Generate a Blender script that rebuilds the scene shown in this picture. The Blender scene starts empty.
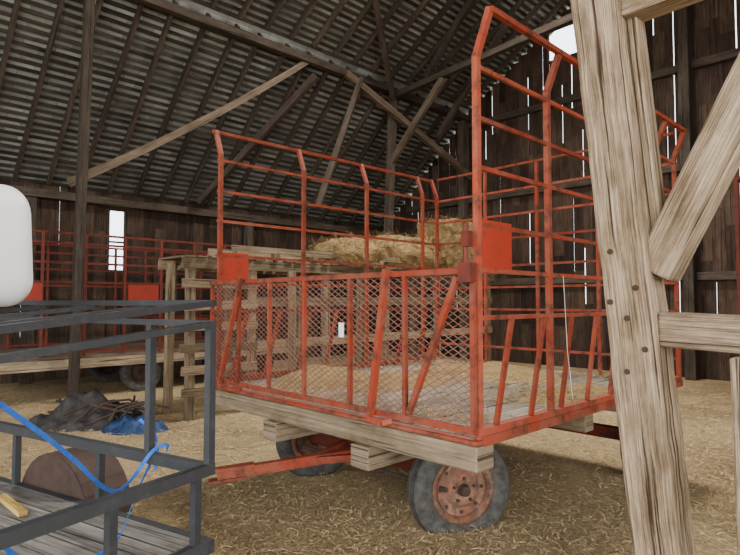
import bpy, bmesh, math, random
from mathutils import Vector, Matrix, noise
random.seed(7)
R=random.random
def U(a,b): return a+(b-a)*R()
TH=math.radians(43.9)
CT,ST=math.cos(TH),math.sin(TH)
def B(a,b,z=0.0): return Vector((a*CT-b*ST, a*ST+b*CT, z))
COL=bpy.context.scene.collection

# ---------------------------------------------------------------- materials
def nt(name):
    m=bpy.data.materials.new(name); m.use_nodes=True
    n=m.node_tree; n.nodes.clear()
    o=n.nodes.new('ShaderNodeOutputMaterial'); b=n.nodes.new('ShaderNodeBsdfPrincipled')
    n.links.new(b.outputs[0],o.inputs[0])
    b.inputs['Specular IOR Level'].default_value=0.2
    return m,n,b
def ramp(n,fac,stops):
    r=n.nodes.new('ShaderNodeValToRGB'); el=r.color_ramp.elements
    while len(el)<len(stops): el.new(0.5)
    for i,(p,c) in enumerate(stops): el[i].position=p; el[i].color=(c[0],c[1],c[2],1)
    n.links.new(fac,r.inputs[0]); return r.outputs[0]
def noi(n,vec,scale,detail=4,rough=0.6):
    t=n.nodes.new('ShaderNodeTexNoise'); t.inputs['Scale'].default_value=scale
    t.inputs['Detail'].default_value=detail; t.inputs['Roughness'].default_value=rough
    if vec: n.links.new(vec,t.inputs['Vector'])
    return t.outputs['Fac']
def mapping(n,src,sc,rot=0):
    m=n.nodes.new('ShaderNodeMapping'); m.inputs['Scale'].default_value=sc
    m.inputs['Rotation'].default_value=(0,0,rot)
    n.links.new(src,m.inputs['Vector']); return m.outputs[0]
def mult(n,a,b,fac=1.0,mode='MULTIPLY'):
    x=n.nodes.new('ShaderNodeMix'); x.data_type='RGBA'; x.blend_type=mode
    if isinstance(fac,float): x.inputs[0].default_value=fac
    else: n.links.new(fac,x.inputs[0])
    for s,i in ((a,6),(b,7)):
        if isinstance(s,tuple): x.inputs[i].default_value=(*s,1)
        else: n.links.new(s,x.inputs[i])
    return x.outputs[2]
def bump(n,b,h,st=0.3,d=0.01):
    k=n.nodes.new('ShaderNodeBump'); k.inputs['Strength'].default_value=st; k.inputs['Distance'].default_value=d
    n.links.new(h,k.inputs['Height']); n.links.new(k.outputs[0],b.inputs['Normal'])
def attr(n):
    a=n.nodes.new('ShaderNodeAttribute'); a.attribute_name='rnd'; return a.outputs['Fac']

def wood(name,dark,light,vmin=0.6,rough=0.85,crack=0.8,knots=False):
    m,n,b=nt(name)
    tc=n.nodes.new('ShaderNodeTexCoord')
    v=mapping(n,tc.outputs['UV'],(0.55,34,1))
    f=noi(n,v,1.8,8,0.72)
    c=ramp(n,f,[(0.3,dark),(0.5,tuple((x+y)/2 for x,y in zip(dark,light))),(0.7,light)])
    v2=mapping(n,tc.outputs['UV'],(1.1,3,1))
    f2=noi(n,v2,2.0,5,0.7)
    c2=ramp(n,f2,[(0.3,(0.5,0.45,0.39)),(0.66,(1.12,1.1,1.08))])
    c=mult(n,c,c2)
    v3=mapping(n,tc.outputs['UV'],(0.45,30,1))
    f3=noi(n,v3,1.5,3,0.6)
    c3=ramp(n,f3,[(0.36,(0.1,0.07,0.05)),(0.41,(1,1,1))])
    c=mult(n,c,c3,crack)
    if knots:
        vo=n.nodes.new('ShaderNodeTexVoronoi'); vo.inputs['Scale'].default_value=1.0
        n.links.new(mapping(n,tc.outputs['UV'],(1.7,5,1)),vo.inputs['Vector'])
        kk=ramp(n,vo.outputs['Distance'],[(0.05,(0.2,0.13,0.09)),(0.14,(1,1,1))])
        c=mult(n,c,kk,0.85)
        f5=noi(n,mapping(n,tc.outputs['UV'],(1.5,120,1)),2.0,3,0.6)
        c=mult(n,c,ramp(n,f5,[(0.37,(0.5,0.46,0.41)),(0.58,(1.1,1.1,1.1))]))
        f6=noi(n,mapping(n,tc.outputs['UV'],(2.2,9,1)),1.7,6,0.7)
        c=mult(n,c,ramp(n,f6,[(0.35,(0.62,0.57,0.5)),(0.6,(1.08,1.08,1.08))]))
    r=ramp(n,attr(n),[(0,(vmin,vmin,vmin*0.98)),(1,(1.15,1.13,1.1))])
    c=mult(n,c,r)
    n.links.new(c,b.inputs['Base Color']); b.inputs['Roughness'].default_value=rough
    h=mult(n,ramp(n,f,[(0,(0,0,0)),(1,(1,1,1))]),c3)
    bump(n,b,h,0.9,0.015)
    return m
def paint(name,col,rust,amount=0.5,rough=0.6,metal=0.0,scale=9,fade=None):
    m,n,b=nt(name)
    tc=n.nodes.new('ShaderNodeTexCoord')
    f=noi(n,tc.outputs['Object'],scale,6,0.72)
    k=ramp(n,f,[(amount-0.07,(0,0,0)),(amount+0.10,(1,1,1))])
    f2=noi(n,tc.outputs['Object'],scale*5,3,0.6)
    rc=ramp(n,f2,[(0.3,tuple(x*0.55 for x in rust)),(0.7,rust)])
    base=tuple(col)
    if fade:
        f4=noi(n,tc.outputs['Object'],scale*0.4,4,0.6)
        base=ramp(n,f4,[(0.42,tuple(col)),(0.62,fade)])
    c=mult(n,base,rc,k,'MIX')
    r=ramp(n,attr(n),[(0,(0.75,0.75,0.75)),(1,(1.1,1.1,1.1))])
    c=mult(n,c,r)
    n.links.new(c,b.inputs['Base Color']); b.inputs['Roughness'].default_value=rough
    b.inputs['Metallic'].default_value=metal
    bump(n,b,f2,0.15,0.003)
    return m
def plain(name,col,rough=0.6,metal=0.0,var=0.25,scale=12):
    m,n,b=nt(name)
    tc=n.nodes.new('ShaderNodeTexCoord')
    f=noi(n,tc.outputs['Object'],scale,4,0.6)
    c=ramp(n,f,[(0.3,tuple(x*(1-var) for x in col)),(0.7,tuple(min(1,x*(1+var)) for x in col))])
    n.links.new(c,b.inputs['Base Color']); b.inputs['Roughness'].default_value=rough; b.inputs['Metallic'].default_value=metal
    return m
def straw(name,dark,light):
    m,n,b=nt(name)
    tc=n.nodes.new('ShaderNodeTexCoord')
    f=noi(n,mapping(n,tc.outputs['Object'],(1,1,2.2)),34,6,0.75)
    c=ramp(n,f,[(0.32,dark),(0.5,tuple((x+y)/2 for x,y in zip(dark,light))),(0.66,light)])
    r=ramp(n,attr(n),[(0,(0.5,0.45,0.37)),(1,(1.25,1.22,1.15))])
    c=mult(n,c,r)
    n.links.new(c,b.inputs['Base Color']); b.inputs['Roughness'].default_value=0.95
    bump(n,b,f,0.8,0.02)
    return m
M={}
M['post']=wood('weathered_post_wood',(0.21,0.155,0.105),(0.56,0.455,0.335),0.85,0.85,0.9,True)
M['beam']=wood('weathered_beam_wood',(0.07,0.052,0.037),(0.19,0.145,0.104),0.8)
M['sill']=wood('sill_wood',(0.17,0.128,0.082),(0.43,0.34,0.235),0.8)
M['deck']=wood('deck_wood',(0.19,0.17,0.145),(0.45,0.405,0.345),0.7)
M['tdeck']=wood('trailer_deck_wood',(0.12,0.115,0.11),(0.33,0.315,0.29),0.7)
M['crate']=wood('crate_wood',(0.15,0.108,0.066),(0.39,0.295,0.195),0.55)
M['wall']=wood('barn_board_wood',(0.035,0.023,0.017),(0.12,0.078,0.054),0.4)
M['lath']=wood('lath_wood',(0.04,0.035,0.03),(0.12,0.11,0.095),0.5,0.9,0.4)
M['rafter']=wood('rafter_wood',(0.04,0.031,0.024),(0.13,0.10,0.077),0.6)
M['yellow']=wood('yellow_board_wood',(0.6,0.36,0.08),(0.85,0.6,0.2),0.9,0.8,0.2)
M['red']=paint('red_rusty_paint',(0.29,0.045,0.020),(0.13,0.046,0.027),0.55,0.75,fade=(0.27,0.075,0.042))
M['redplate']=paint('red_plate_paint',(0.37,0.038,0.018),(0.22,0.06,0.035),0.6)
M['dimplate']=paint('shaded_red_plate_paint',(0.22,0.024,0.014),(0.11,0.033,0.02),0.62)  # darker copy of the red plate paint, back-wagon shade put into the colour
M['darkred']=paint('shaded_maroon_paint',(0.13,0.022,0.013),(0.07,0.03,0.019),0.54)  # maroon paint, darkened to carry the shade on the back wagons
M['mesh']=paint('red_mesh_paint',(0.23,0.085,0.055),(0.2,0.12,0.085),0.5)
M['rim']=paint('rusty_rim_paint',(0.24,0.085,0.048),(0.15,0.085,0.055),0.46,0.75,0.0,14,fade=(0.30,0.17,0.12))
M['gray']=paint('gray_trailer_paint',(0.036,0.037,0.039),(0.06,0.06,0.06),0.55,0.5)
M['iron']=plain('dark_iron',(0.06,0.038,0.028),0.75,0.1)
M['rubber']=plain('dusty_rubber',(0.065,0.06,0.053),0.9,0,0.45,20)
M['white']=plain('white_plastic',(0.78,0.78,0.76),0.45,0,0.04,3)
M['blue']=plain('blue_webbing',(0.03,0.13,0.50),0.7,0,0.2,30)
M['tarp']=plain('blue_tarp',(0.018,0.04,0.10),0.6,0,0.5,8)
M['junk']=plain('dark_junk',(0.04,0.035,0.033),0.8,0,0.6,9)
M['cord']=plain('pale_cord',(0.6,0.57,0.48),0.8)
M['tag']=plain('white_tag',(0.8,0.8,0.8),0.6,0,0.03)
M['hay']=straw('hay',(0.14,0.09,0.04),(0.38,0.265,0.13))
M['blade']=straw('straw_blade',(0.39,0.275,0.14),(0.77,0.60,0.36))
M['decksw']=straw('deck_straw_blade',(0.30,0.20,0.09),(0.62,0.46,0.24))
def floor_mat():
    m,n,b=nt('straw_covered_earth')
    tc=n.nodes.new('ShaderNodeTexCoord'); o=tc.outputs['Object']
    fa=noi(n,mapping(n,o,(16,80,14),0.5),1.0,6,0.8)
    fb=noi(n,mapping(n,o,(75,18,14),0.2),1.0,6,0.8)
    fc=noi(n,o,12,6,0.75)
    mx=mult(n,ramp(n,fa,[(0,(0,0,0)),(1,(1,1,1))]),ramp(n,fb,[(0,(0,0,0)),(1,(1,1,1))]),ramp(n,fc,[(0.42,(0,0,0)),(0.58,(1,1,1))]),'MIX')
    c=ramp(n,mx,[(0.36,(0.16,0.105,0.052)),(0.48,(0.44,0.32,0.172)),(0.60,(0.74,0.575,0.345))])
    f2=noi(n,o,0.7,5,0.6)
    c2=ramp(n,f2,[(0.33,(0.6,0.57,0.54)),(0.58,(1.06,1.04,1.0))])
    c=mult(n,c,c2)
    n.links.new(c,b.inputs['Base Color']); b.inputs['Roughness'].default_value=1.0
    bump(n,b,mx,1.0,0.04)
    return m
M['floor']=floor_mat()
def shingle_mat():
    m,n,b=nt('shingle_underside')
    tc=n.nodes.new('ShaderNodeTexCoord')
    br=n.nodes.new('ShaderNodeTexBrick'); br.inputs['Scale'].default_value=1.0
    br.inputs['Brick Width'].default_value=0.45; br.inputs['Row Height'].default_value=0.14
    br.inputs['Mortar Size'].default_value=0.003
    br.inputs['Color1'].default_value=(0.20,0.21,0.195,1); br.inputs['Color2'].default_value=(0.36,0.375,0.35,1)
    br.inputs['Mortar'].default_value=(0.08,0.08,0.075,1)
    n.links.new(tc.outputs['UV'],br.inputs['Vector'])
    f=noi(n,mapping(n,tc.outputs['UV'],(1,1.6,1)),0.9,4,0.6)
    c=mult(n,br.outputs['Color'],ramp(n,f,[(0.35,(0.6,0.58,0.54)),(0.65,(1.1,1.1,1.08))]))
    n.links.new(c,b.inputs['Base Color']); b.inputs['Roughness'].default_value=1.0
    b.inputs['Specular IOR Level'].default_value=0.0
    return m
M['shingle']=shingle_mat()

# ---------------------------------------------------------------- mesh builder
class MB:
    def __init__(s): s.v=[];s.f=[];s.uv=[];s.r=[]
    def face(s,idx,uvs,r): s.f.append(tuple(idx)); s.uv.append(uvs); s.r.append(r)
    def box(s,p1,p2,w,h,side=None,jit=0.0,r=None):
        p1=Vector(p1);p2=Vector(p2);d=p2-p1;L=d.length;d.normalize()
        if side is None:
            side=Vector((1,0,0)) if abs(d.z)>0.9 else d.cross(Vector((0,0,1)))
        sd=Vector(side); sd=(sd-d*sd.dot(d)).normalized(); t=d.cross(sd)
        b=len(s.v); r=R() if r is None else r; ou,ov=U(0,40),U(0,40)
        for k,p in enumerate((p1,p2)):
            for (i,j) in ((-1,-1),(1,-1),(1,1),(-1,1)):
                s.v.append(p+sd*(i*w/2+U(-jit,jit))+t*(j*h/2+U(-jit,jit)))
        dims=(w,h,w,h); acc=0
        for k in range(4):
            a0=b+k;a1=b+(k+1)%4
            q=[(ou,ov+acc),(ou,ov+acc+dims[k]),(ou+L,ov+acc+dims[k]),(ou+L,ov+acc)]
            s.face((a0,a1,a1+4,a0+4),q,r); acc+=dims[k]
        s.face((b+3,b+2,b+1,b),[(ou,ov),(ou+.02,ov),(ou+.02,ov+h),(ou,ov+h)],r)
        s.face((b+4,b+5,b+6,b+7),[(ou,ov),(ou+.02,ov),(ou+.02,ov+h),(ou,ov+h)],r)
        return s
    def bb(s,lo,hi,axis=0):
        lo=Vector(lo);hi=Vector(hi);c=(lo+hi)/2;sz=hi-lo
        p1=c.copy();p2=c.copy();p1[axis]=lo[axis];p2[axis]=hi[axis]
        o=[i for i in range(3) if i!=axis]
        sd=Vector((0,0,0)); sd[o[0]]=1
        return s.box(p1,p2,sz[o[0]],sz[o[1]],sd)
    def path(s,pts,w,h,side=None):
        for a,b in zip(pts,pts[1:]): s.box(a,b,w,h,side)
        return s
    def tube(s,p1,p2,rad,n=10,rad2=None):
        p1=Vector(p1);p2=Vector(p2);d=(p2-p1);L=d.length;d.normalize()
        sd=Vector((1,0,0)) if abs(d.x)<0.8 else Vector((0,1,0))
        sd=(sd-d*sd.dot(d)).normalized();t=d.cross(sd);b=len(s.v);r=R()
        for p,q in ((p1,rad),(p2,rad if rad2 is None else rad2)):
            for i in range(n):
                a=2*math.pi*i/n; s.v.append(p+(sd*math.cos(a)+t*math.sin(a))*q)
        for i in range(n):
            j=(i+1)%n; s.face((b+i,b+j,b+n+j,b+n+i),[(0,i*.02),(0,i*.02+.02),(L,i*.02+.02),(L,i*.02)],r)
        s.face(tuple(b+i for i in range(n))[::-1],[(0,0)]*n,r)
        s.face(tuple(b+n+i for i in range(n)),[(0,0)]*n,r)
        return s
    def lathe(s,prof,n=48,flat=None):
        b=len(s.v);r=R();m=len(prof)
        for i in range(n):
            a=2*math.pi*i/n
            for (q,y) in prof:
                q=max(q,0.0005)
                x=q*math.cos(a);z=q*math.sin(a)
                if flat is not None and z<-flat:
                    k=(-flat-z); y*=1+k*4.0*(1 if q>flat*0.8 else 0); x*=1+k*0.6; z=-flat-k*0.05
                s.v.append(Vector((x,y,z)))
        for i in range(n):
            for k in range(m):
                j=(i+1)%n;l=(k+1)%m
                s.face((b+i*m+k,b+j*m+k,b+j*m+l,b+i*m+l),[(0,0)]*4,r)
        return s
    def obj(s,name,mat,parent=None,smooth=False):
        me=bpy.data.meshes.new(name); me.from_pydata([tuple(v) for v in s.v],[],s.f)
        me.uv_layers.new(name='UVMap'); me.attributes.new('rnd','FLOAT','CORNER')
        fu=[];fr=[]
        for q,r in zip(s.uv,s.r):
            for c in q: fu+= [float(c[0]),float(c[1])]; fr.append(float(r))
        assert len(fr)==len(me.loops)
        me.uv_layers['UVMap'].data.foreach_set('uv',fu)
        me.attributes['rnd'].data.foreach_set('value',fr)
        me.materials.append(M[mat])
        if smooth: me.polygons.foreach_set('use_smooth',[True]*len(me.polygons))
        me.update()
        o=bpy.data.objects.new(name,me); COL.objects.link(o)
        if parent is not None: o.parent=parent
        return o
def empty(name,loc,rot=0.0,label='',cat='',group=None):
    e=bpy.data.objects.new(name,None); e.empty_display_size=0.2; e.location=loc; e.rotation_euler=(0,0,rot)
    COL.objects.link(e); return tagit(e,label,cat,group)
def tagit(o,label,cat,group=None):
    o['label']=label;o['category']=cat
    if group:o['group']=group
    return o
def struct(o): o['kind']='structure'; return o
def bevel(o,w=0.01,seg=2):
    m=o.modifiers.new('b','BEVEL'); m.width=w; m.segments=seg; m.limit_method='ANGLE'; return o

# ---------------------------------------------------------------- shell
A0,A1=-7.0,12.4
def zr(b):
    b=abs(b-3.5)
    return 10.0-(b/5.5)*3.4 if b<5.5 else 6.6-(b-5.5)/3.2*2.9
E0,E1=-5.2,12.2
f=MB()
f.v=[B(-16,-16),B(22,-16),B(22,22),B(-16,22)]
f.face((0,1,2,3),[(0,0)]*4,0.5)
struct(f.obj('floor','floor'))

def plank_wall(name,fn,s0,s1,zt,hole=None,gp=0.3,gmax=0.03,thick=0.025,zlow=0.0):
    m=MB(); s=s0
    while s<s1:
        w=U(0.15,0.27); e=min(s+w,s1); c=(s+e)/2
        if e-s<0.02: break
        if hole:
            if s<hole[0]<e-.03: e=hole[0]
            elif s<hole[1]<e-.03: e=hole[1]
            c=(s+e)/2
        top=zt(c)
        segs=[(0.0,top)]
        if hole and c>hole[0] and c<hole[1]: segs=[(0,hole[2]),(hole[3],top)]
        wide=R()<0.35
        for z0,z1 in segs:
            if z1-z0<0.05: continue
            z=z0
            while z<z1-0.01:
                l=z1-z if z1-z<1.4 else U(0.5,1.7)
                zz=min(z1,z+l); off=U(-0.004,0.004)
                tr=0.0
                pr=gp*(0.35+0.9*min(1,z/5.0)) * (1.7 if wide else 0.6)
                if R()<pr and z>zlow: tr=U(0.005,gmax)
                cc=c-tr/2
                m.box(fn(cc,z,off),fn(cc,zz,off),e-s+0.001-tr,thick,fn(c+1,z,0)-fn(c,z,0))
                z=zz
        s=e
    return struct(m.obj(name,'wall'))
HB0,HB1,HZ0,HZ1=5.85,6.65,7.25,8.0
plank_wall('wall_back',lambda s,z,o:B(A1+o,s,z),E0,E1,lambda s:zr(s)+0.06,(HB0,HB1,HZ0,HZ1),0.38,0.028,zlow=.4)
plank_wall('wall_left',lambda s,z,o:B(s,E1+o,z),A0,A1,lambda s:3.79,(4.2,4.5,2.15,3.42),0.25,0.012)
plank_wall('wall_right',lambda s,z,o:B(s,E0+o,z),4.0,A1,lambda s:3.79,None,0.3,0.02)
w=MB()
for (p,q) in (((4.18,2.15),(4.52,2.15)),((4.18,3.42),(4.52,3.42)),((4.18,2.75),(4.52,2.75)),((4.18,2.15),(4.18,3.42)),((4.52,2.15),(4.52,3.42))):
    w.box(B(p[0],E1-0.03,p[1]),B(q[0],E1-0.03,q[1]),0.04,0.04)
struct(w.obj('window_1','rafter'))
w=MB()
for (p,q) in (((HB0,HZ0),(HB1,HZ0)),((HB0,HZ1),(HB1,HZ1)),((HB0,HZ0),(HB0,HZ1)),((HB1,HZ0),(HB1,HZ1))):
    w.box(B(A1-0.04,p[0],p[1]),B(A1-0.04,q[0],q[1]),0.05,0.05)
struct(w.obj('window_2','rafter'))
sl=[((E1,3.7),(9.0,6.6)),((9.0,6.6),(3.5,10.0)),((3.5,10.0),(-2.0,6.6)),((-2.0,6.6),(E0,3.7))]
sh=MB()
for (b0,z0),(b1,z1) in sl:
    L=math.hypot(b1-b0,z1-z0); k=len(sh.v)
    sh.v+=[B(A0,b0,z0+0.09),B(A1+.3,b0,z0+0.09),B(A1+.3,b1,z1+0.09),B(A0,b1,z1+0.09)]
    sh.face((k,k+1,k+2,k+3),[(0,0),(A1-A0,0),(A1-A0,L),(0,L)],0.5)
struct(sh.obj('ceiling','shingle'))
la=MB(); SP=0.14
for (b0,z0),(b1,z1) in sl:
    L=math.hypot(b1-b0,z1-z0); N=int(L/SP); db,dz=(b1-b0)/L,(z1-z0)/L
    for i in range(N):
        s=(i+0.5)*SP; bb=b0+db*s; zz=z0+dz*s+0.055
        a=A0
        while a<A1-.05:
            e=min(A1,a+U(1.0,2.6)); dd=U(-.006,.006)
            la.box(B(a,bb+db*dd,zz+dz*dd),B(e,bb+db*dd,zz+dz*dd),U(0.055,.07),0.022,B(0,db,dz)); a=e
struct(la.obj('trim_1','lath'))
for si,((b0,z0),(b1,z1)) in enumerate(sl[:2]):
    for i in range(60):
        a=A0+0.5+i*0.56
        if a>A1-0.1: break
        if a<-1 : continue
        m=MB(); L=math.hypot(b1-b0,z1-z0); ub,uz=(b1-b0)/L,(z1-z0)/L
        m.box(B(a,b0+ub*.18,z0+uz*.18-0.03),B(a+U(-.06,.06),b1,z1-0.03),0.055,0.12,B(1,0,0))
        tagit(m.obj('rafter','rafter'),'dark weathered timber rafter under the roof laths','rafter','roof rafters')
def timber(name,p,q,w,h,mat,label,cat,side=None,grp=None,jit=0.004,bv=0.012):
    m=MB(); m.box(Vector(p),Vector(q),w,h,side,jit)
    o=m.obj(name,mat); bevel(o,bv,2); return tagit(o,label,cat,grp)
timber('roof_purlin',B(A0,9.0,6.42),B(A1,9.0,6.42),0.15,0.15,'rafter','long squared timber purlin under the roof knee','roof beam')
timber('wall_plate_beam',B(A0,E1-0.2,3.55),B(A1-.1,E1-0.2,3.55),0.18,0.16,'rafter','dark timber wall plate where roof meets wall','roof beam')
for z in (2.0,4.2,6.2):
    timber('wall_girt',B(A1-0.12,E0+.5,z),B(A1-0.12,E1-(0.5 if z<4 else (z-3.7)*1.1+.5),z),0.14,0.16,'rafter','dark horizontal girt nailed across the board wall','wall beam',grp='wall girts')
for b in (9.0,3.6,-1.5):
    timber('wall_post',B(A1-0.32,b,0),B(A1-0.32,b,zr(b)-0.3),0.2,0.2,'rafter','dark squared timber post against the board wall','barn post',B(1,0,0),'wall posts')
for a in (-1.5,2.7,7.4):
    timber('barn_post',B(a,E1-0.25,0),B(a,E1-0.25,3.45),0.18,0.18,'rafter','dark squared timber post along the board wall','barn post',B(1,0,0),'eave wall posts')
m=MB(); p0,p1,p2=B(2.6,9.25,3.3),B(4.8,9.1,4.66),B(6.95,9.05,6.42)
pts=[]
for i in range(11):
    t=i/10; pts.append(p0*(1-t)**2+p1*2*t*(1-t)+p2*t*t)
for k in range(11):
    t=k/10; c=pts[k]; d=(pts[min(10,k+1)]-pts[max(0,k-1)]).normalized(); s_=d.cross(Vector((0,0,1))).normalized(); u_=s_.cross(d)
    hw=.066-.01*t
    for (i,j) in ((-1,-1),(1,-1),(1,1),(-1,1)): m.v.append(c+s_*i*hw+u_*j*hw)
    if k:
        for e in range(4):
            a0=len(m.v)-8+e;a1=len(m.v)-8+(e+1)%4
            m.face((a0,a1,a1+4,a0+4),[((k-1)*.5,e*.14),((k-1)*.5,e*.14+.14),(k*.5,e*.14+.14),(k*.5,e*.14)],.9)
m.face((3,2,1,0),[(0,0)]*4,.5); l=len(m.v); m.face((l-4,l-3,l-2,l-1),[(0,0)]*4,.5)
tagit(m.obj('diagonal_brace','beam'),'long slightly curved diagonal timber brace below the roof purlin','brace beam')
timber('diagonal_brace',B(7.9,8.95,6.4),B(12.05,8.7,4.75),0.12,0.14,'beam','brown diagonal timber brace running down to the end wall','brace beam')
timber('diagonal_brace',B(7.2,7.4,7.35),B(9.3,8.9,6.2),0.11,0.13,'rafter','dark thin roof brace between the trusses','brace beam')
timber('diagonal_brace',B(8.3,8.9,6.4),B(7.1,8.9,3.4),0.12,0.13,'rafter','dark leaning timber brace under the purlin','brace beam')
timber('diagonal_brace',B(10.6,6.6,7.7),B(10.9,8.9,5.6),0.12,0.13,'rafter','dark steep timber brace in the roof frame','brace beam')
timber('canted_post',B(2.7,9.2,0),B(2.75,9.0,6.3),0.13,0.13,'rafter','tall dark timber post carrying the purlin','barn post',B(1,0,0))
timber('canted_post',B(7.2,9.1,6.2),B(5.9,11.6,3.7),0.14,0.14,'rafter','dark canted timber strut from purlin to wall plate','brace beam')
timber('collar_beam',B(9.4,8.9,6.3),B(9.4,-1.9,6.9),0.13,0.14,'rafter','long dark tie timber spanning the barn roof','roof beam')
timber('diagonal_brace',B(9.4,7.5,6.30),B(9.4,9.1,4.7),0.12,0.14,'beam','short knee brace under the tie timber','brace beam')
timber('canted_post',B(9.4,9.0,6.3),B(9.4,9.3,0),0.16,0.16,'rafter','dark timber post under the tie beam','barn post',B(1,0,0))
timber('canted_post',B(9.4,8.0,6.45),B(9.4,6.6,7.9),0.12,0.12,'rafter','dark canted roof strut above the tie beam','barn post',B(1,0,0))

# ---------------------------------------------------------------- near timber frame
uu=B(0,1,0); vv=B(1,0,0)
Pb=Vector((1.316,2.5,0)); Pt=Vector((0.92,2.5,4.2))
post=empty('barn_post',Pb,0,'tall leaning weathered squared timber post with iron bolts','barn post')
m=MB()
N=36
w=0.2
for k in range(N+1):
    t=k/N; c=(Pt-Pb)*t
    base=len(m.v)
    for (i,j) in ((-1,-1),(1,-1),(1,1),(-1,1)):
        m.v.append(c+vv*(i*(w/2)+U(-.004,.004))+uu*(j*(w/2)+U(-.004,.004)))
    if k:
        for e in range(4):
            a0=base-4+e;a1=base-4+(e+1)%4
            z0=(k-1)*4.2/N;z1=k*4.2/N
            m.face((a0,a1,a1+4,a0+4),[(z0,e*.2+7),(z0,e*.2+7.2),(z1,e*.2+7.2),(z1,e*.2+7)],0.75)
m.face((3,2,1,0),[(0,0)]*4,.5); l=len(m.v); m.face((l-4,l-3,l-2,l-1),[(0,0)]*4,.5)
bevel(m.obj('timber',"post",post),0.012,2)
for (z,s) in ((1.72,-0.045),(1.56,0.045),(1.43,-0.005),(1.30,0.055),(1.50,-0.07),(1.20,-0.03)):
    c=(Pt-Pb)*(z/4.2)-vv*(w/2)-uu*s*1.0
    mb=MB(); mb.tube(c+vv*0.01,c-vv*0.005,0.013,10); mb.tube(c-vv*.004,c-vv*0.013,0.007,6)
    mb.obj('bolt','iron',post)
def onpost(z): return Pb+(Pt-Pb)*(z/4.2)
timber('scab_board',onpost(1.72)-uu*0.125+vv*.03,onpost(3.6)-uu*0.125+vv*.03,0.1,0.045,'post','narrow weathered board nailed to the side of post','board',side=vv)
timber('knee_brace',onpost(1.62)-uu*0.1,onpost(1.62)-uu*0.62+Vector((0.04,0,1.1)),0.13,0.16,'post','pale weathered diagonal knee brace mortised into post','brace beam',side=vv)
timber('cross_beam',onpost(1.385)-uu*0.1,onpost(1.385)-uu*1.6+Vector((0,0,-0.06)),0.13,0.15,'post','pale weathered horizontal timber rail fixed to post','timber beam',side=vv)
timber('cross_beam',onpost(2.8)-uu*0.1,onpost(2.8)-uu*2.0+Vector((0,0,0.05)),0.14,0.14,'post','weathered horizontal tie timber high on post','timber beam',side=vv)
timber('stub_post',Vector((1.47,2.17,0)),Vector((1.455,2.17,1.29)),0.12,0.12,'post','short pale timber post below the cross rail','barn post',side=vv)

# ---------------------------------------------------------------- wheels
def wheel(parent,loc,heading,rad=0.35,flat=0.27,wd=0.17,rimmat='rim',tiremat='rubber',holes=False):
    e=bpy.data.objects.new('wheel',None); e.empty_display_size=.1; COL.objects.link(e); e.parent=parent
    e.location=loc; e.rotation_euler=(0,0,heading)
    ri=rad*0.60; h=wd/2
    prof=[(ri,-h*.62),(ri+.02,-h*.8),(rad*.8,-h*1.0),(rad*.93,-h*.92),(rad*.985,-h*.7)]
    for k,y in enumerate((-.5,-.42,-.3,-.1,-.06,.06,.1,.3,.42,.5)):
        prof.append((rad-0.012 if k in(1,4,5,8) else rad,h*y))
    prof+=[(rad*.985,h*.7),(rad*.93,h*.92),(rad*.8,h*1.0),(ri+.02,h*.8),(ri,h*.62),(ri-.01,0)]
    t=MB(); t.lathe(prof,56,flat); t.obj('tire',tiremat,e,True)
    r=MB()
    r.lathe([(ri+.012,-h*.78),(ri+.012,-h*.7),(ri-.015,-h*.55),(ri-.03,-h*.2),(ri-.03,h*.2),(ri-.015,h*.55),(ri+.012,h*.7),(ri+.012,h*.78),(ri-.012,h*.76),(ri-.035,h*.5),(ri-.04,0),(ri-.035,-h*.5),(ri-.012,-h*.76)],48)
    r.lathe([(ri-.03,-h*.30),(ri*.80,-h*.40),(ri*.62,-h*.15),(ri*.52,-h*.70),(ri*.40,-h*.78),(0.03,-h*.7),(0.03,-h*.5),(ri*.42,-h*.55),(ri*.56,h*.05),(ri*.80,-h*.2),(ri-.03,-h*.1)],48)
    r.obj('rim',rimmat,e,True)
    hb=MB(); hb.lathe([(0.0,-h*1.25),(0.032,-h*1.2),(0.042,-h*.7),(0.05,h*.4),(0,h*.4)],20)
    for k in range(5):
        a=k*2*math.pi/5+.3; c=Vector((math.cos(a)*ri*.36,-h*.72,math.sin(a)*ri*.36)); hb.tube(c,c+Vector((0,-.02,0)),0.011,6)
    hb.obj('hub','iron',e)
    if holes:
        for k in range(8):
            sm=MB(); a=k*2*math.pi/8; c=Vector((math.cos(a)*ri*.72,-h*.32,math.sin(a)*ri*.72)); sm.tube(c,c+Vector((0,-.005,0)),0.013,8)
            sm.obj('vent_hole','iron',e)
    return e

# ---------------------------------------------------------------- hay wagon
WAG_N=Vector((0.554,2.9,0))
W=2.7; LEN=2.98; DZ=0.805
def build_rack(parent,b0,out,L,posts,zs=(2.73,2.46,2.2,1.9,1.664,1.418),mat='red'):
    rk=MB()
    y=b0
    for z in zs: rk.box((0,y,z),(L,y,z),0.018,0.024,(0,1,0))
    rk.box((0,y+out,3.0),(L,y+out,3.0),0.03,0.03,(0,1,0))
    rk.box((0,y,DZ+0.03),(L,y,DZ+0.03),0.045,0.045,(0,1,0))
    rack=rk.obj('side_rack',mat,parent)
    for p in posts:
        m=MB()
        m.box((p,y,DZ),(p,y,2.79),0.035,0.032,(1,0,0)); m.box((p,y,2.78),(p,y+out,3.01),0.035,0.032,(1,0,0))
        m.obj('post',mat,rack)
    s=0.154
    while s<L-0.2:
        m=MB(); m.box((s,y,DZ+.05),(s+.16,y,1.41),0.034,0.018,(1,0,0))
        m.obj('strut',mat,rack); s+=0.35
    m=MB(); m.bb((0.03,y-0.008,1.675),(0.31,y+0.008,1.93)); m.obj('corner_plate','redplate',rack)
    return rack
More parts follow.
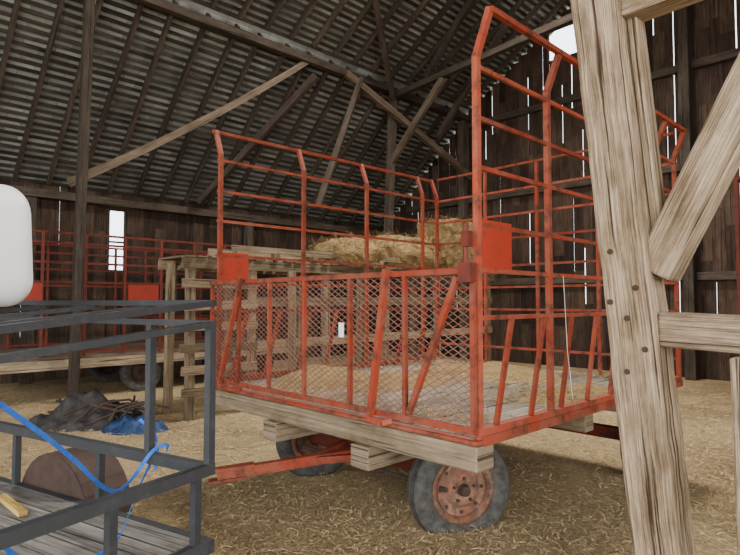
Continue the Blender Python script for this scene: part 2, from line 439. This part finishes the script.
wag=empty('hay_wagon',WAG_N,TH,'red steel-racked hay wagon with wooden deck and mesh gate','hay wagon')
m=MB(); k=0.02
while k<W-0.03:
    w_=0.155; m.bb((0.02,k,DZ-0.04),(LEN,min(k+w_-0.008,W-.02),DZ-0.002+U(-.003,.003)),0); k+=w_
m.obj('deck','deck',wag)
m=MB(); m.bb((-0.06,-0.03,DZ-0.16),(0.09,W+0.03,DZ-0.028),1)
bevel(m.obj('front_sill','sill',wag),0.012)
for b in (0.8,1.75):
    m=MB(); m.bb((-0.09,b-.08,DZ-0.30),(LEN-.1,b+.08,DZ-0.162),0); bevel(m.obj('stringer','sill',wag),0.01)
for a in (1.25,2.1,2.88):
    m=MB(); m.bb((a-.06,0.005,DZ-0.16),(a+.06,W-.005,DZ-0.042),1); bevel(m.obj('cross_member','sill',wag),0.008)
m=MB()
m.bb((0,-0.03,DZ-0.035),(LEN,-0.005,DZ+0.015),0); m.bb((0,W+.005,DZ-0.035),(LEN,W+.03,DZ+0.015),0)
m.bb((-0.065,-.03,DZ-.02),(-0.0,W+.03,DZ+0.0),1)
m.obj('edge_channel','red',wag)
build_rack(wag,0.0,-0.09,LEN,[0.0,0.73,1.63,2.53,2.97])
build_rack(wag,W,0.09,LEN,[0.03,0.93,1.78,2.70,2.97])
m=MB()
for z in (1.0,1.418,1.664,1.9,2.2,2.46,2.73,3.0): m.box((LEN,0,z),(LEN,W,z),0.018,0.024,(1,0,0))
rear=m.obj('rear_rack','red',wag)
for b in (0.7,1.35,2.0):
    m=MB(); m.box((LEN,b,DZ),(LEN,b,3.0),0.032,0.032,(1,0,0)); m.obj('post','red',rear)
GX=-0.045; G0,G1=0.85,1.66
m=MB()
m.box((GX,-0.01,G1),(GX,W,G1),0.032,0.032,(1,0,0)); m.box((GX,-.01,G0),(GX,W,G0),0.032,0.032,(1,0,0))
for s in (0.0,0.467,0.932,1.40,1.824,2.25,2.68): m.box((GX,s,G0),(GX,s,G1),0.026,0.025,(1,0,0))
gate=m.obj('front_gate','red',wag)
m=MB(); cw,ch=0.066,0.037; g=G1-G0; sl_=ch/cw
t=-g/sl_
while t<W:
    for sg in (1,-1):
        z0,z1=0.0,g; y0,y1=t,t+g/sl_
        if y0<0: z0=-y0*sl_; y0=0
        if y1>W: z1=g-(y1-W)*sl_; y1=W
        if z1>z0+.001:
            if sg==1: p,q=(GX+.012,y0,G0+z0),(GX+.012,y1,G0+z1)
            else: p,q=(GX+.014,y0,G1-z0),(GX+.014,y1,G1-z1)
            m.box(p,q,0.003,0.0036,(1,0,0))
    t+=cw
m.obj('expanded_mesh','mesh',gate)
def gstrut(pts,w=.035): 
    m=MB(); m.path(pts,w,0.03,(1,0,0)); m.obj('brace_strut','red',gate)
gstrut([(GX-.04,2.16,G1+.03),(GX-.05,2.46,G0-.02),(GX-.05,2.32,G0-.035),(GX-.01,2.2,G0-.03)],.033)
gstrut([(GX-.04,0.575,G1+.03),(GX-.05,0.70,G0-.03),(GX-.05,0.60,G0-.045),(GX-.01,0.56,G0-.03)],.04)
gstrut([(GX-.01,0.09,G1-.03),(GX-.01,0.43,G0+.03)],.03)
m=MB(); m.bb((GX-.045,-.02,1.60),(GX-.0,0.06,1.70),2); m.tube((GX-.03,0.02,1.68),(GX-.03,0.02,1.9),0.014,8); m.bb((GX-.05,-.01,1.78),(GX-.01,0.035,1.86),2)
m.obj('latch','darkred',gate)
m=MB(); m.bb((GX-.035,.955,1.28),(GX-.03,1.0,1.37),2); m.obj('tag','tag',gate)
tdir_w=Vector((-0.95,-0.31,0)).normalized()
l_ang=math.atan2(tdir_w.y,tdir_w.x)-TH
wheel(wag,(0.70,0.66,0.255),l_ang+math.pi,rad=.358,flat=.25,holes=True)
wheel(wag,(0.72,2.25,0.30),l_ang,rad=.335,flat=0.30)
wheel(wag,(2.72,0.22,0.28),0,rad=.31,flat=.28)
wheel(wag,(2.72,2.35,0.28),math.pi,rad=.31,flat=.28)
for a in (0.72,2.72):
    m=MB(); m.bb((a-.05,0.40 if a>1 else .66,0.28),(a+.05,2.25,0.38),1); m.bb((a-.06,0.72,0.38),(a+.06,0.95,0.502),1); m.bb((a-.06,1.6,.38),(a+.06,1.9,.502),1)
    m.obj('axle','darkred',wag)
m=MB(); m.box((0.72,1.4,0.36),(2.72,1.4,0.36),0.07,0.07); m.obj('reach_pole','darkred',wag)
inv=Matrix.Rotation(-TH,4,'Z')
tip=inv@(Vector((-1.06,3.98,0.30))-WAG_N)
tg=MB()
st=Vector((0.55,1.4,0.38))
tg.box(st,tip,0.055,0.07)
d=(tip-st).normalized()
mid=st.lerp(tip,0.42); tg.box(mid,st+Vector((0,.2,.04)),0.04,0.05); tg.box(mid,st+Vector((0,-.25,.02)),0.04,0.05)
tg.box(tip-d*.25+Vector((0,0,.035)),tip+d*0.06+Vector((0,0,.035)),0.08,0.02)
tg.box(tip-d*.2-Vector((0,0,.04)),tip+d*0.06-Vector((0,0,.04)),0.08,0.02)
tg.obj('tongue','red',wag)
m=MB(); m.tube((0.55,0.65,.27),(0.55,2.2,.27),0.016); m.obj('tie_rod','iron',wag)
m=MB(); m.tube((0.85,-0.03,1.66),(0.87,-0.04,1.2),0.002,5); m.tube((0.87,-.04,1.2),(0.93,-.04,0.9),0.002,5); tw=tagit(m.obj('twine','cord'),'thin pale twine hanging from red side rack','twine')
tw.location=WAG_N; tw.rotation_euler=(0,0,TH)

# ---------------------------------------------------------------- straw helpers
def blades(m,p,L,wd,tilt=0.25):
    a=U(0,2*math.pi); t=U(-tilt,tilt); d=Vector((math.cos(a)*math.cos(t),math.sin(a)*math.cos(t),math.sin(t)))
    s=Vector((-d.y,d.x,U(-.6,.6))).normalized()*wd/2; k=len(m.v)
    q=p+d*L
    md=p.lerp(q,.5)+Vector((0,0,U(-.01,.015)))
    m.v+=[p-s,p+s,md+s,md-s,q+s,q-s]; r=R()
    m.face((k,k+1,k+2,k+3),[(0,0)]*4,r); m.face((k+3,k+2,k+4,k+5),[(0,0)]*4,r)
m=MB()
cnt=0
while cnt<52000:
    y=2.2+ (R()**1.7)*8.5; x=U(-0.7,0.72)*y
    if -x*ST+y*CT>11.6 or x*CT+y*ST>11.8: continue
    if noise.noise(Vector((x*1.1,y*1.1,7)))<-0.2 and R()<.6: continue
    z=0.004+R()*0.02
    blades(m,Vector((x,y,z)),U(.03,.09),U(.002,.0045)*(0.7+y*.13),0.2); cnt+=1
o=m.obj('straw_litter','blade'); tagit(o,'loose tan straw scattered over the earth floor','straw'); o['kind']='stuff'
m=MB(); inv2=Matrix.Translation(WAG_N)@Matrix.Rotation(TH,4,'Z')
def mound(m,cx,cy,rx,ry,h,z0,n=20,seed=0,xf=None):
    k=len(m.v)
    for i in range(n+1):
        for j in range(n+1):
            x=-1+2*i/n;y=-1+2*j/n
            mx=max(abs(x),abs(y)); q=math.hypot(x,y)
            if q>0: x*=mx/q;y*=mx/q
            hh=(1-mx*mx)*h*(0.75+0.6*noise.noise(Vector((x*2+seed,y*2,seed))))+0.02*noise.noise(Vector((x*9,y*9,seed)))*(1-mx)
            p=Vector((cx+x*rx,cy+y*ry,z0-.004+max(0,hh)))
            m.v.append(xf@p if xf else p)
    for i in range(n):
        for j in range(n):
            a=k+i*(n+1)+j; m.face((a,a+n+1,a+n+2,a+1),[(0,0)]*4,.05+R()*.2)
mound(m,0.75,2.15,.5,.4,.2,DZ,16,1,inv2); mound(m,1.2,1.8,.6,.5,.07,DZ,16,2,inv2); mound(m,2.3,1.5,.5,.8,.12,DZ,16,3,inv2); mound(m,1.7,0.35,.6,.25,.05,DZ,16,6,inv2)
for i in range(9000):
    a=U(.05,2.88)
    b=U(0.08,2.6)
    if noise.noise(Vector((a*1.5,b*1.5,3)))<0.0 and R()<.85: continue
    blades(m,inv2@Vector((a,b,DZ+.004+R()*.04)),U(.05,.12),U(.0025,.0045),.35)
o=m.obj('deck_hay','decksw'); tagit(o,'loose golden hay strewn over the wagon deck boards','hay'); o['kind']='stuff'

# ---------------------------------------------------------------- hay bales
def bale(loc,rot,L,Wd,H,label,seed,round_=0.0):
    e=empty('hay_bale',loc,rot,label,'hay bale')
    n=14; m=MB(); vid={}
    def vert(p):
        key=(round(p[0]*n),round(p[1]*n),round(p[2]*n))
        if key in vid: return vid[key]
        v=Vector(p)-Vector((.5,.5,.5))
        if round_>0:
            s=v.normalized()*0.575; v=v.lerp(s,round_)
            v.z=(max(v.z,-.25)+.25)*1.25-.5
        q=Vector((v.x*L,v.y*Wd,(v.z+.5)*H))
        if q.z>0.02: q+=noise.noise_vector(q*4+Vector((seed,0,0)))*0.07+noise.noise_vector(q*14)*0.03
        q.z=max(q.z,0)
        m.v.append(q); vid[key]=len(m.v)-1; return vid[key]
    for ax in range(3):
        for side in (0,1):
            for i in range(n):
                for j in range(n):
                    c=[]
                    for (di,dj) in ((0,0),(1,0),(1,1),(0,1)):
                        p=[0,0,0]; p[ax]=side; p[(ax+1)%3]=(i+di)/n; p[(ax+2)%3]=(j+dj)/n; c.append(vert(p))
                    if side==0: c=c[::-1]
                    m.face(tuple(c),[(0,0)]*4,.2+R()*.6)
    pts=[v.copy() for v in m.v]
    for i in range(1800):
        p=random.choice(pts)+Vector((U(-.04,.04),U(-.04,.04),U(0.02,.05)))
        blades(m,p,U(.05,.18),.006,.9)
    m.obj('hay_body','hay',e)
    return e

# ---------------------------------------------------------------- wooden slatted rack
ra0,ra1,rb0,rb1,rz=3.3,10.0,6.75,7.45,2.06
O=B(ra0,rb0,0); rack=empty('wooden_hay_rack',O,TH,'tall slatted timber hay rack with plank top beside wagon','hay rack')
LW,DW=ra1-ra0,rb1-rb0
for x in (.05,.95,2.3,3.6,5.0,LW-.05):
    for y in (0.05,DW-.05):
        m=MB(); m.box((x+U(-.03,.03),y,0),(x+U(-.03,.03),y,rz+0.0),0.1,0.09,(1,0,0),.006); m.obj('post','crate',rack)
for z in (0.35,0.62,0.9,1.18,1.46,1.74):
    m=MB(); m.box((-.08+U(-.03,.03),-.012,z+U(-.03,.03)),(1.02,-.012,z+U(-.02,.02)),0.024,0.11,(0,1,0),.004); m.obj('slat','crate',rack)
for z in (0.9,1.5):
    m=MB(); m.box((1.02,-.012,z),(LW,-.012,z+.03),0.024,0.13,(0,1,0)); m.obj('slat','crate',rack)
for x in (1.6,2.9):
    m=MB(); m.box((x,-.04,.15),(x+U(-.09,.09),-.04,1.95),.13,.03,(1,0,0)); m.obj('upright_board','crate',rack)
m=MB()
for y in (0.0,DW): m.box((-.08,y,rz-.06),(LW+.1,y,rz-.06),0.05,0.13,(0,1,0))
m.obj('top_rail','crate',rack)
m=MB(); x=-.06
while x<LW+.05:
    m.bb((x,-.05+U(-.03,.03),rz+.01),(x+.13,DW+.05,rz+.035),1); x+=.17
m.obj('top_planks','crate',rack)
m=MB()
for (x0,x1,z) in ((0.6,2.6,0),(2.7,4.4,.01)):
    m.box((x0,-.03,rz+.16+z),(x1,-.03,rz+.16),.03,.09,(0,1,0)); m.box((x0,.62,rz+.16),(x1,.62,rz+.16),.03,.09,(0,1,0))
for x in (.65,1.3,2.0,2.5,2.75,3.4,4.3): m.box((x,-.03,rz+.03),(x,-.03,rz+.12),.1,.08,(1,0,0)); m.box((x,.62,rz+.03),(x,.62,rz+.12),.1,.08,(1,0,0))
m.obj('pallet_board','crate',rack)
def onrack(a,b): return B(a,b,rz+.035)
bale(onrack(6.4,7.1),TH+.1,1.5,.85,.46,'loose brown-gold heap of hay on the plank rack',1,round_=.95)
bale(onrack(7.6,7.1),TH-.1,1.6,.85,.62,'rounded golden hay heap slumping on the plank rack',2,round_=.95)
bale(onrack(9.2,7.1),TH,1.3,.8,1.0,'dim brown square hay bale behind the loose hay',3,round_=.0)

# ---------------------------------------------------------------- other wagons
def simple_wagon(loc,rot,L,Wd,label,zd=.68,H=2.55,wa=2.2,step=.6,plates=True):
    e=empty('flatbed_wagon',loc,rot,label,'hay wagon')
    m=MB(); y=0
    while y<Wd-.02: m.bb((0,y,zd-.05),(L,min(Wd,y+.19),zd),0); y+=.2
    m.obj('deck','beam',e)
    m=MB(); m.bb((-.03,0,zd-.2),(.1,Wd,zd-.052),1); m.bb((0,-.02,zd-.2),(L,.08,zd-.052),0); m.obj('sill','sill' if plates else 'beam',e)
    m=MB()
    for y in (0,Wd):
        for z in (zd+.05,1.2,1.5,1.8,2.1,2.4,H): m.box((0,y,z),(L,y,z),.025,.035,(0,1,0))
    for z in (1.2,1.5,1.8,2.1,H): m.box((0,0,z),(0,Wd,z),.025,.035,(1,0,0))
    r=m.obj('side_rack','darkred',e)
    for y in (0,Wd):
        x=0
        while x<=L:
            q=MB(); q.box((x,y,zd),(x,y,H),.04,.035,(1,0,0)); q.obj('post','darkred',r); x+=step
    for y in (.6,1.2,1.8):
        q=MB(); q.box((0,y,zd),(0,y,H),.03,.03,(1,0,0)); q.obj('post','darkred',r)
    if plates:
        for x in (.1,1.85):
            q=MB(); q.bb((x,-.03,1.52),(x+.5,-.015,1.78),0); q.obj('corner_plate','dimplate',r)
    for a in (wa,L-.7):
        for b,h in ((.25,0),(Wd-.25,math.pi)): wheel(e,(a,b,.33),h,flat=.33,rimmat='iron')
        m=MB(); m.bb((a-.05,.3,.3),(a+.05,Wd-.3,.4),1); m.bb((a-.05,.5,.4),(a+.05,.65,zd-.21),1);m.bb((a-.05,Wd-.65,.4),(a+.05,Wd-.5,zd-.21),1); m.obj('axle','darkred',e)
    return e
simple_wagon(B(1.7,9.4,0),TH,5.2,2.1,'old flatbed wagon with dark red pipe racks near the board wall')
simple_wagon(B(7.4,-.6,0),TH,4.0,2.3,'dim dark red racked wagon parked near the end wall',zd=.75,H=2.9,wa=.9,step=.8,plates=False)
def lump(name,loc,rx,ry,h,mat,label,cat,seed,sharp=.5):
    m=MB(); n=34
    for i in range(n+1):
        for j in range(n+1):
            x=-1+2*i/n;y=-1+2*j/n; mx=max(abs(x),abs(y)); q=math.hypot(x,y)
            if q>0: x*=mx/q;y*=mx/q
            f_=max(0,1-mx*mx)
            hh=f_*h*(.8+.9*noise.noise(Vector((x*2.5+seed,y*2.5,0))))+h*sharp*abs(noise.noise(Vector((x*4,y*4,seed))))*min(1,f_*3)
            m.v.append(Vector((x*rx,y*ry,max(0,hh))))
    for i in range(n):
        for j in range(n):
            a=i*(n+1)+j; m.face((a,a+n+1,a+n+2,a+1),[(0,0)]*4,.5)
    o=m.obj(name,mat,None,True); o.location=loc; return tagit(o,label,cat)
lump('rubbish_pile',(-3.5,7.05,0),.75,.45,.3,'junk','dark tangled heap of scrap and cloth on the floor','scrap heap',3,.5)
lump('crumpled_tarp',(-2.75,6.7,0),.38,.28,.14,'tarp','crumpled dark blue tarp lying beside scrap heap','tarp',8,.7)
for i in range(20):
    m=MB(); a=U(0,3.1); c=Vector((-3.3+U(-.65,.6),6.95+U(-.3,.2),.2)); d=Vector((math.cos(a),math.sin(a)*.4,U(-.1,.3)))*U(.2,.5)
    c.z=max(c.z,abs(d.z)+.03)
    k=Vector((U(-.1,.1),U(-.1,.1),U(0,.1)))
    m.tube(c-d,c+k,.014,7); m.tube(c+k,c+d,.014,7); tagit(m.obj('scrap_pipe','iron' if i%3 else 'junk'),'dark bent metal pipe offcut lying on the scrap heap','pipe','scrap pipes')

# ---------------------------------------------------------------- gray trailer
K=Vector((-.71,2.63,0)); TA=math.atan2(.505,-.865)
tr=empty('utility_trailer',K,TA,'dark gray steel utility trailer with plank deck and rack','utility trailer')
TL,TW=3.2,1.75; ZR=.76; ZD=.42
def part(nm,mat,fn,par=tr):
    m=MB(); fn(m); return m.obj(nm,mat,par)
def planks(m):
    y=.04
    while y<TW-.05: m.bb((.04,y,ZD-.04),(TL,min(TW-.04,y+.135),ZD+U(-.003,.003)),0); y+=.15
part('deck','tdeck',planks)
def fr(m):
    m.bb((0,0,ZD-.06),(TL,.04,ZD-.0),0); m.bb((0,TW-.04,ZD-.06),(TL,TW,ZD),0); m.bb((0,.04,ZD-.06),(.04,TW-.04,ZD+.005),1)
part('chassis_frame','gray',fr)
def rl(m):
    m.bb((0,0,ZR-.05),(TL,.045,ZR),0); m.bb((0,TW-.045,ZR-.05),(TL,TW,ZR),0); m.bb((0,.045,ZR-.05),(.045,TW-.045,ZR),1)
    for x in (.8,1.6,2.4): 
        m.bb((x,0.002,ZD),(x+.035,.037,ZR-.05),2)
    for y in (.08,.5,1.0,1.4): m.bb((0.002,y,ZD),(.037,y+.035,ZR-.05),2)
part('side_rail','gray',rl)
def zt(y,z): return z-y*.09
def rr(m):
    X1,Y1=2.6,1.0
    for z in (1.495,1.40):
        m.box((0,0.02,zt(0,z)),(X1,0.02,zt(0,z)),.034,.028,(0,1,0)); m.box((0,Y1,zt(Y1,z)),(X1,Y1,zt(Y1,z)),.034,.03,(0,1,0))
        m.box((0.02,0,zt(0,z)),(0.02,Y1,zt(Y1,z)),.034,.028,(1,0,0)); m.box((X1,0,zt(0,z)),(X1,Y1,zt(Y1,z)),.034,.028,(1,0,0))
    for x in (.45,.9,1.35,1.8,2.2): m.box((x,0,1.475),(x,Y1,1.385),.03,.02,(1,0,0))
up=part('upper_rack','gray',rr)
for (x,y) in ((.02,.02),(.43,.02),(.02,.96),(2.55,.02),(2.55,.96)):
    part('rack_post','gray',lambda m:m.bb((x-.018,y-.018,ZR if (x<.1 or y<.1) else ZD),(x+.018,y+.018,zt(y,1.40)),2),up)
def fen(m):
    N=14; r=.34
    for i in range(N):
        a0=math.pi*i/N;a1=math.pi*(i+1)/N
        m.box((1.3+math.cos(a0)*r,-.15,.28+math.sin(a0)*r),(1.3+math.cos(a1)*r,-.15,.28+math.sin(a1)*r),.27,.012,(0,1,0))
    k=len(m.v)
    for i in range(N+1):
        a=math.pi*i/N; m.v.append(Vector((1.3+math.cos(a)*r,-.012,.28+math.sin(a)*r)))
    m.face(tuple(range(k,k+N+1)),[(0,0)]*(N+1),.5)
part('fender','iron',fen)
wheel(tr,(1.3,-.15,.29),math.pi,rad=.29,flat=.29,rimmat='gray')
wheel(tr,(1.3,TW+.15,.29),0,rad=.29,flat=.29,rimmat='gray')
part('axle','gray',lambda m:m.bb((1.26,0.0,.2),(1.34,TW,.27),1))
M4=Matrix.Translation(K)@Matrix.Rotation(TA,4,'Z')
m=MB(); m.box(M4@Vector((1.02,.30,ZD+.018)),M4@Vector((1.38,.22,ZD+.018)),.04,.025,Vector((0.5,.8,0))); tagit(m.obj('yellow_board','yellow'),'short yellow timber board lying on trailer deck','board')
bm=bmesh.new(); bmesh.ops.create_cube(bm,size=1); bmesh.ops.bevel(bm,geom=bm.edges[:],offset=.22,segments=8,affect='EDGES',profile=.5)
me=bpy.data.meshes.new('tank_body'); 
for v in bm.verts:
    t=v.co.z+.5; k=1.04-.16*max(0,t-.45)
    v.co=Vector((v.co.x*.62*k,v.co.y*.5*k,t*.62))
bm.to_mesh(me); bm.free(); me.materials.append(M['white'])
for p in me.polygons: p.use_smooth=True
tk=empty('plastic_tank',M4@Vector((1.28,.52,1.475)),TA,'white rounded plastic liquid tank sitting on the trailer rack','plastic tank')
o=bpy.data.objects.new('tank_body',me); COL.objects.link(o); o.parent=tk
m=MB(); m.tube((0,0,.61),(0,0,.66),.09,20); m.obj('cap','white',tk)
def ribbon(pts,w,name,mat,label,cat):
    P=[M4@Vector(p) for p in pts]; Q=[]
    for i in range(len(P)-1):
        p0=P[max(0,i-1)];p1=P[i];p2=P[i+1];p3=P[min(len(P)-1,i+2)]
        for k in range(8):
            t=k/8; Q.append(.5*((2*p1)+(p2-p0)*t+(2*p0-5*p1+4*p2-p3)*t*t+(3*p1-p0-3*p2+p3)*t**3))
    Q.append(P[-1]); m=MB()
    for a,b in zip(Q,Q[1:]): m.box(a,b,w,.003,Vector((0.3,0.2,1)))
    return tagit(m.obj(name,mat),label,cat)
ribbon([(0.04,.92,1.17),(.14,.72,1.02),(.25,.52,.86),(.35,.34,.70),(.40,.22,.63),(.42,.12,.66),(.38,.04,.775),(.36,-.03,.79),(.40,-.04,.70)],.018,'tie_down_strap','blue','bright blue webbing strap pulled from rack post to rail','strap')
ribbon([(0.04,.94,.98),(0.07,.92,.80),(.20,.78,.60),(.26,.62,.48),(.26,.45,.44),(.30,.28,.46),(.42,.09,.60),(.41,-.02,.775)],.018,'tie_down_strap','blue','bright blue webbing strap looping across trailer deck','strap')
ribbon([(.47,.05,.92),(.44,.0,.86),(.44,-.03,.80),(.48,-.04,.74),(.44,-.03,.66)],.015,'tie_down_strap','blue','loose bright blue strap end tied at rack post','strap')
ribbon([(1.3,.6,1.43),(1.15,.8,1.33),(.9,.9,1.30),(.7,.98,1.43)],.012,'rope','cord','pale rope looped beneath the trailer rack','rope')
m=MB(); m.tube((.98,2.95,.01),(1.1,2.85,.012),.006,5); tagit(m.obj('pale_stick','cord'),'thin pale stick lying on the straw floor','stick')

# ---------------------------------------------------------------- light
w=bpy.data.worlds.new('World'); bpy.context.scene.world=w; w.use_nodes=True
bg=w.node_tree.nodes['Background']; bg.inputs[0].default_value=(0.88,0.94,1.0,1); bg.inputs[1].default_value=5.0
def area(name,loc,tgt,e,sx,sy,col):
    L=bpy.data.lights.new(name,'AREA'); L.energy=e; L.shape='RECTANGLE'; L.size=sx; L.size_y=sy; L.color=col
    lo=bpy.data.objects.new(name,L); COL.objects.link(lo); lo.location=loc
    d=Vector(tgt)-Vector(loc); lo.rotation_euler=d.to_track_quat('-Z','Y').to_euler()
area('doorway_daylight',(-.5,-4.0,3.0),(0.5,5,.2),430,5,3.4,(1,.97,.92))
area('roof_fill',B(1,-4.8,3.0),B(4,10,5.5),380,5,3.6,(.97,.98,1))  # added fill lamp aimed at the roof slopes to brighten them
area('overhead_fill',B(7,4.5,8.0),B(4.5,3.2,0),1150,1.4,1.4,(1,.96,.9))  # added lamp inside, below the closed roof, lifting the general light
# ---------------------------------------------------------------- camera
cam=bpy.data.cameras.new('Camera'); co=bpy.data.objects.new('Camera',cam); COL.objects.link(co)
co.location=(0,0,1.5); co.rotation_euler=(math.radians(92.48),0,0); cam.sensor_width=36; cam.lens=565/740*36
bpy.context.scene.camera=co
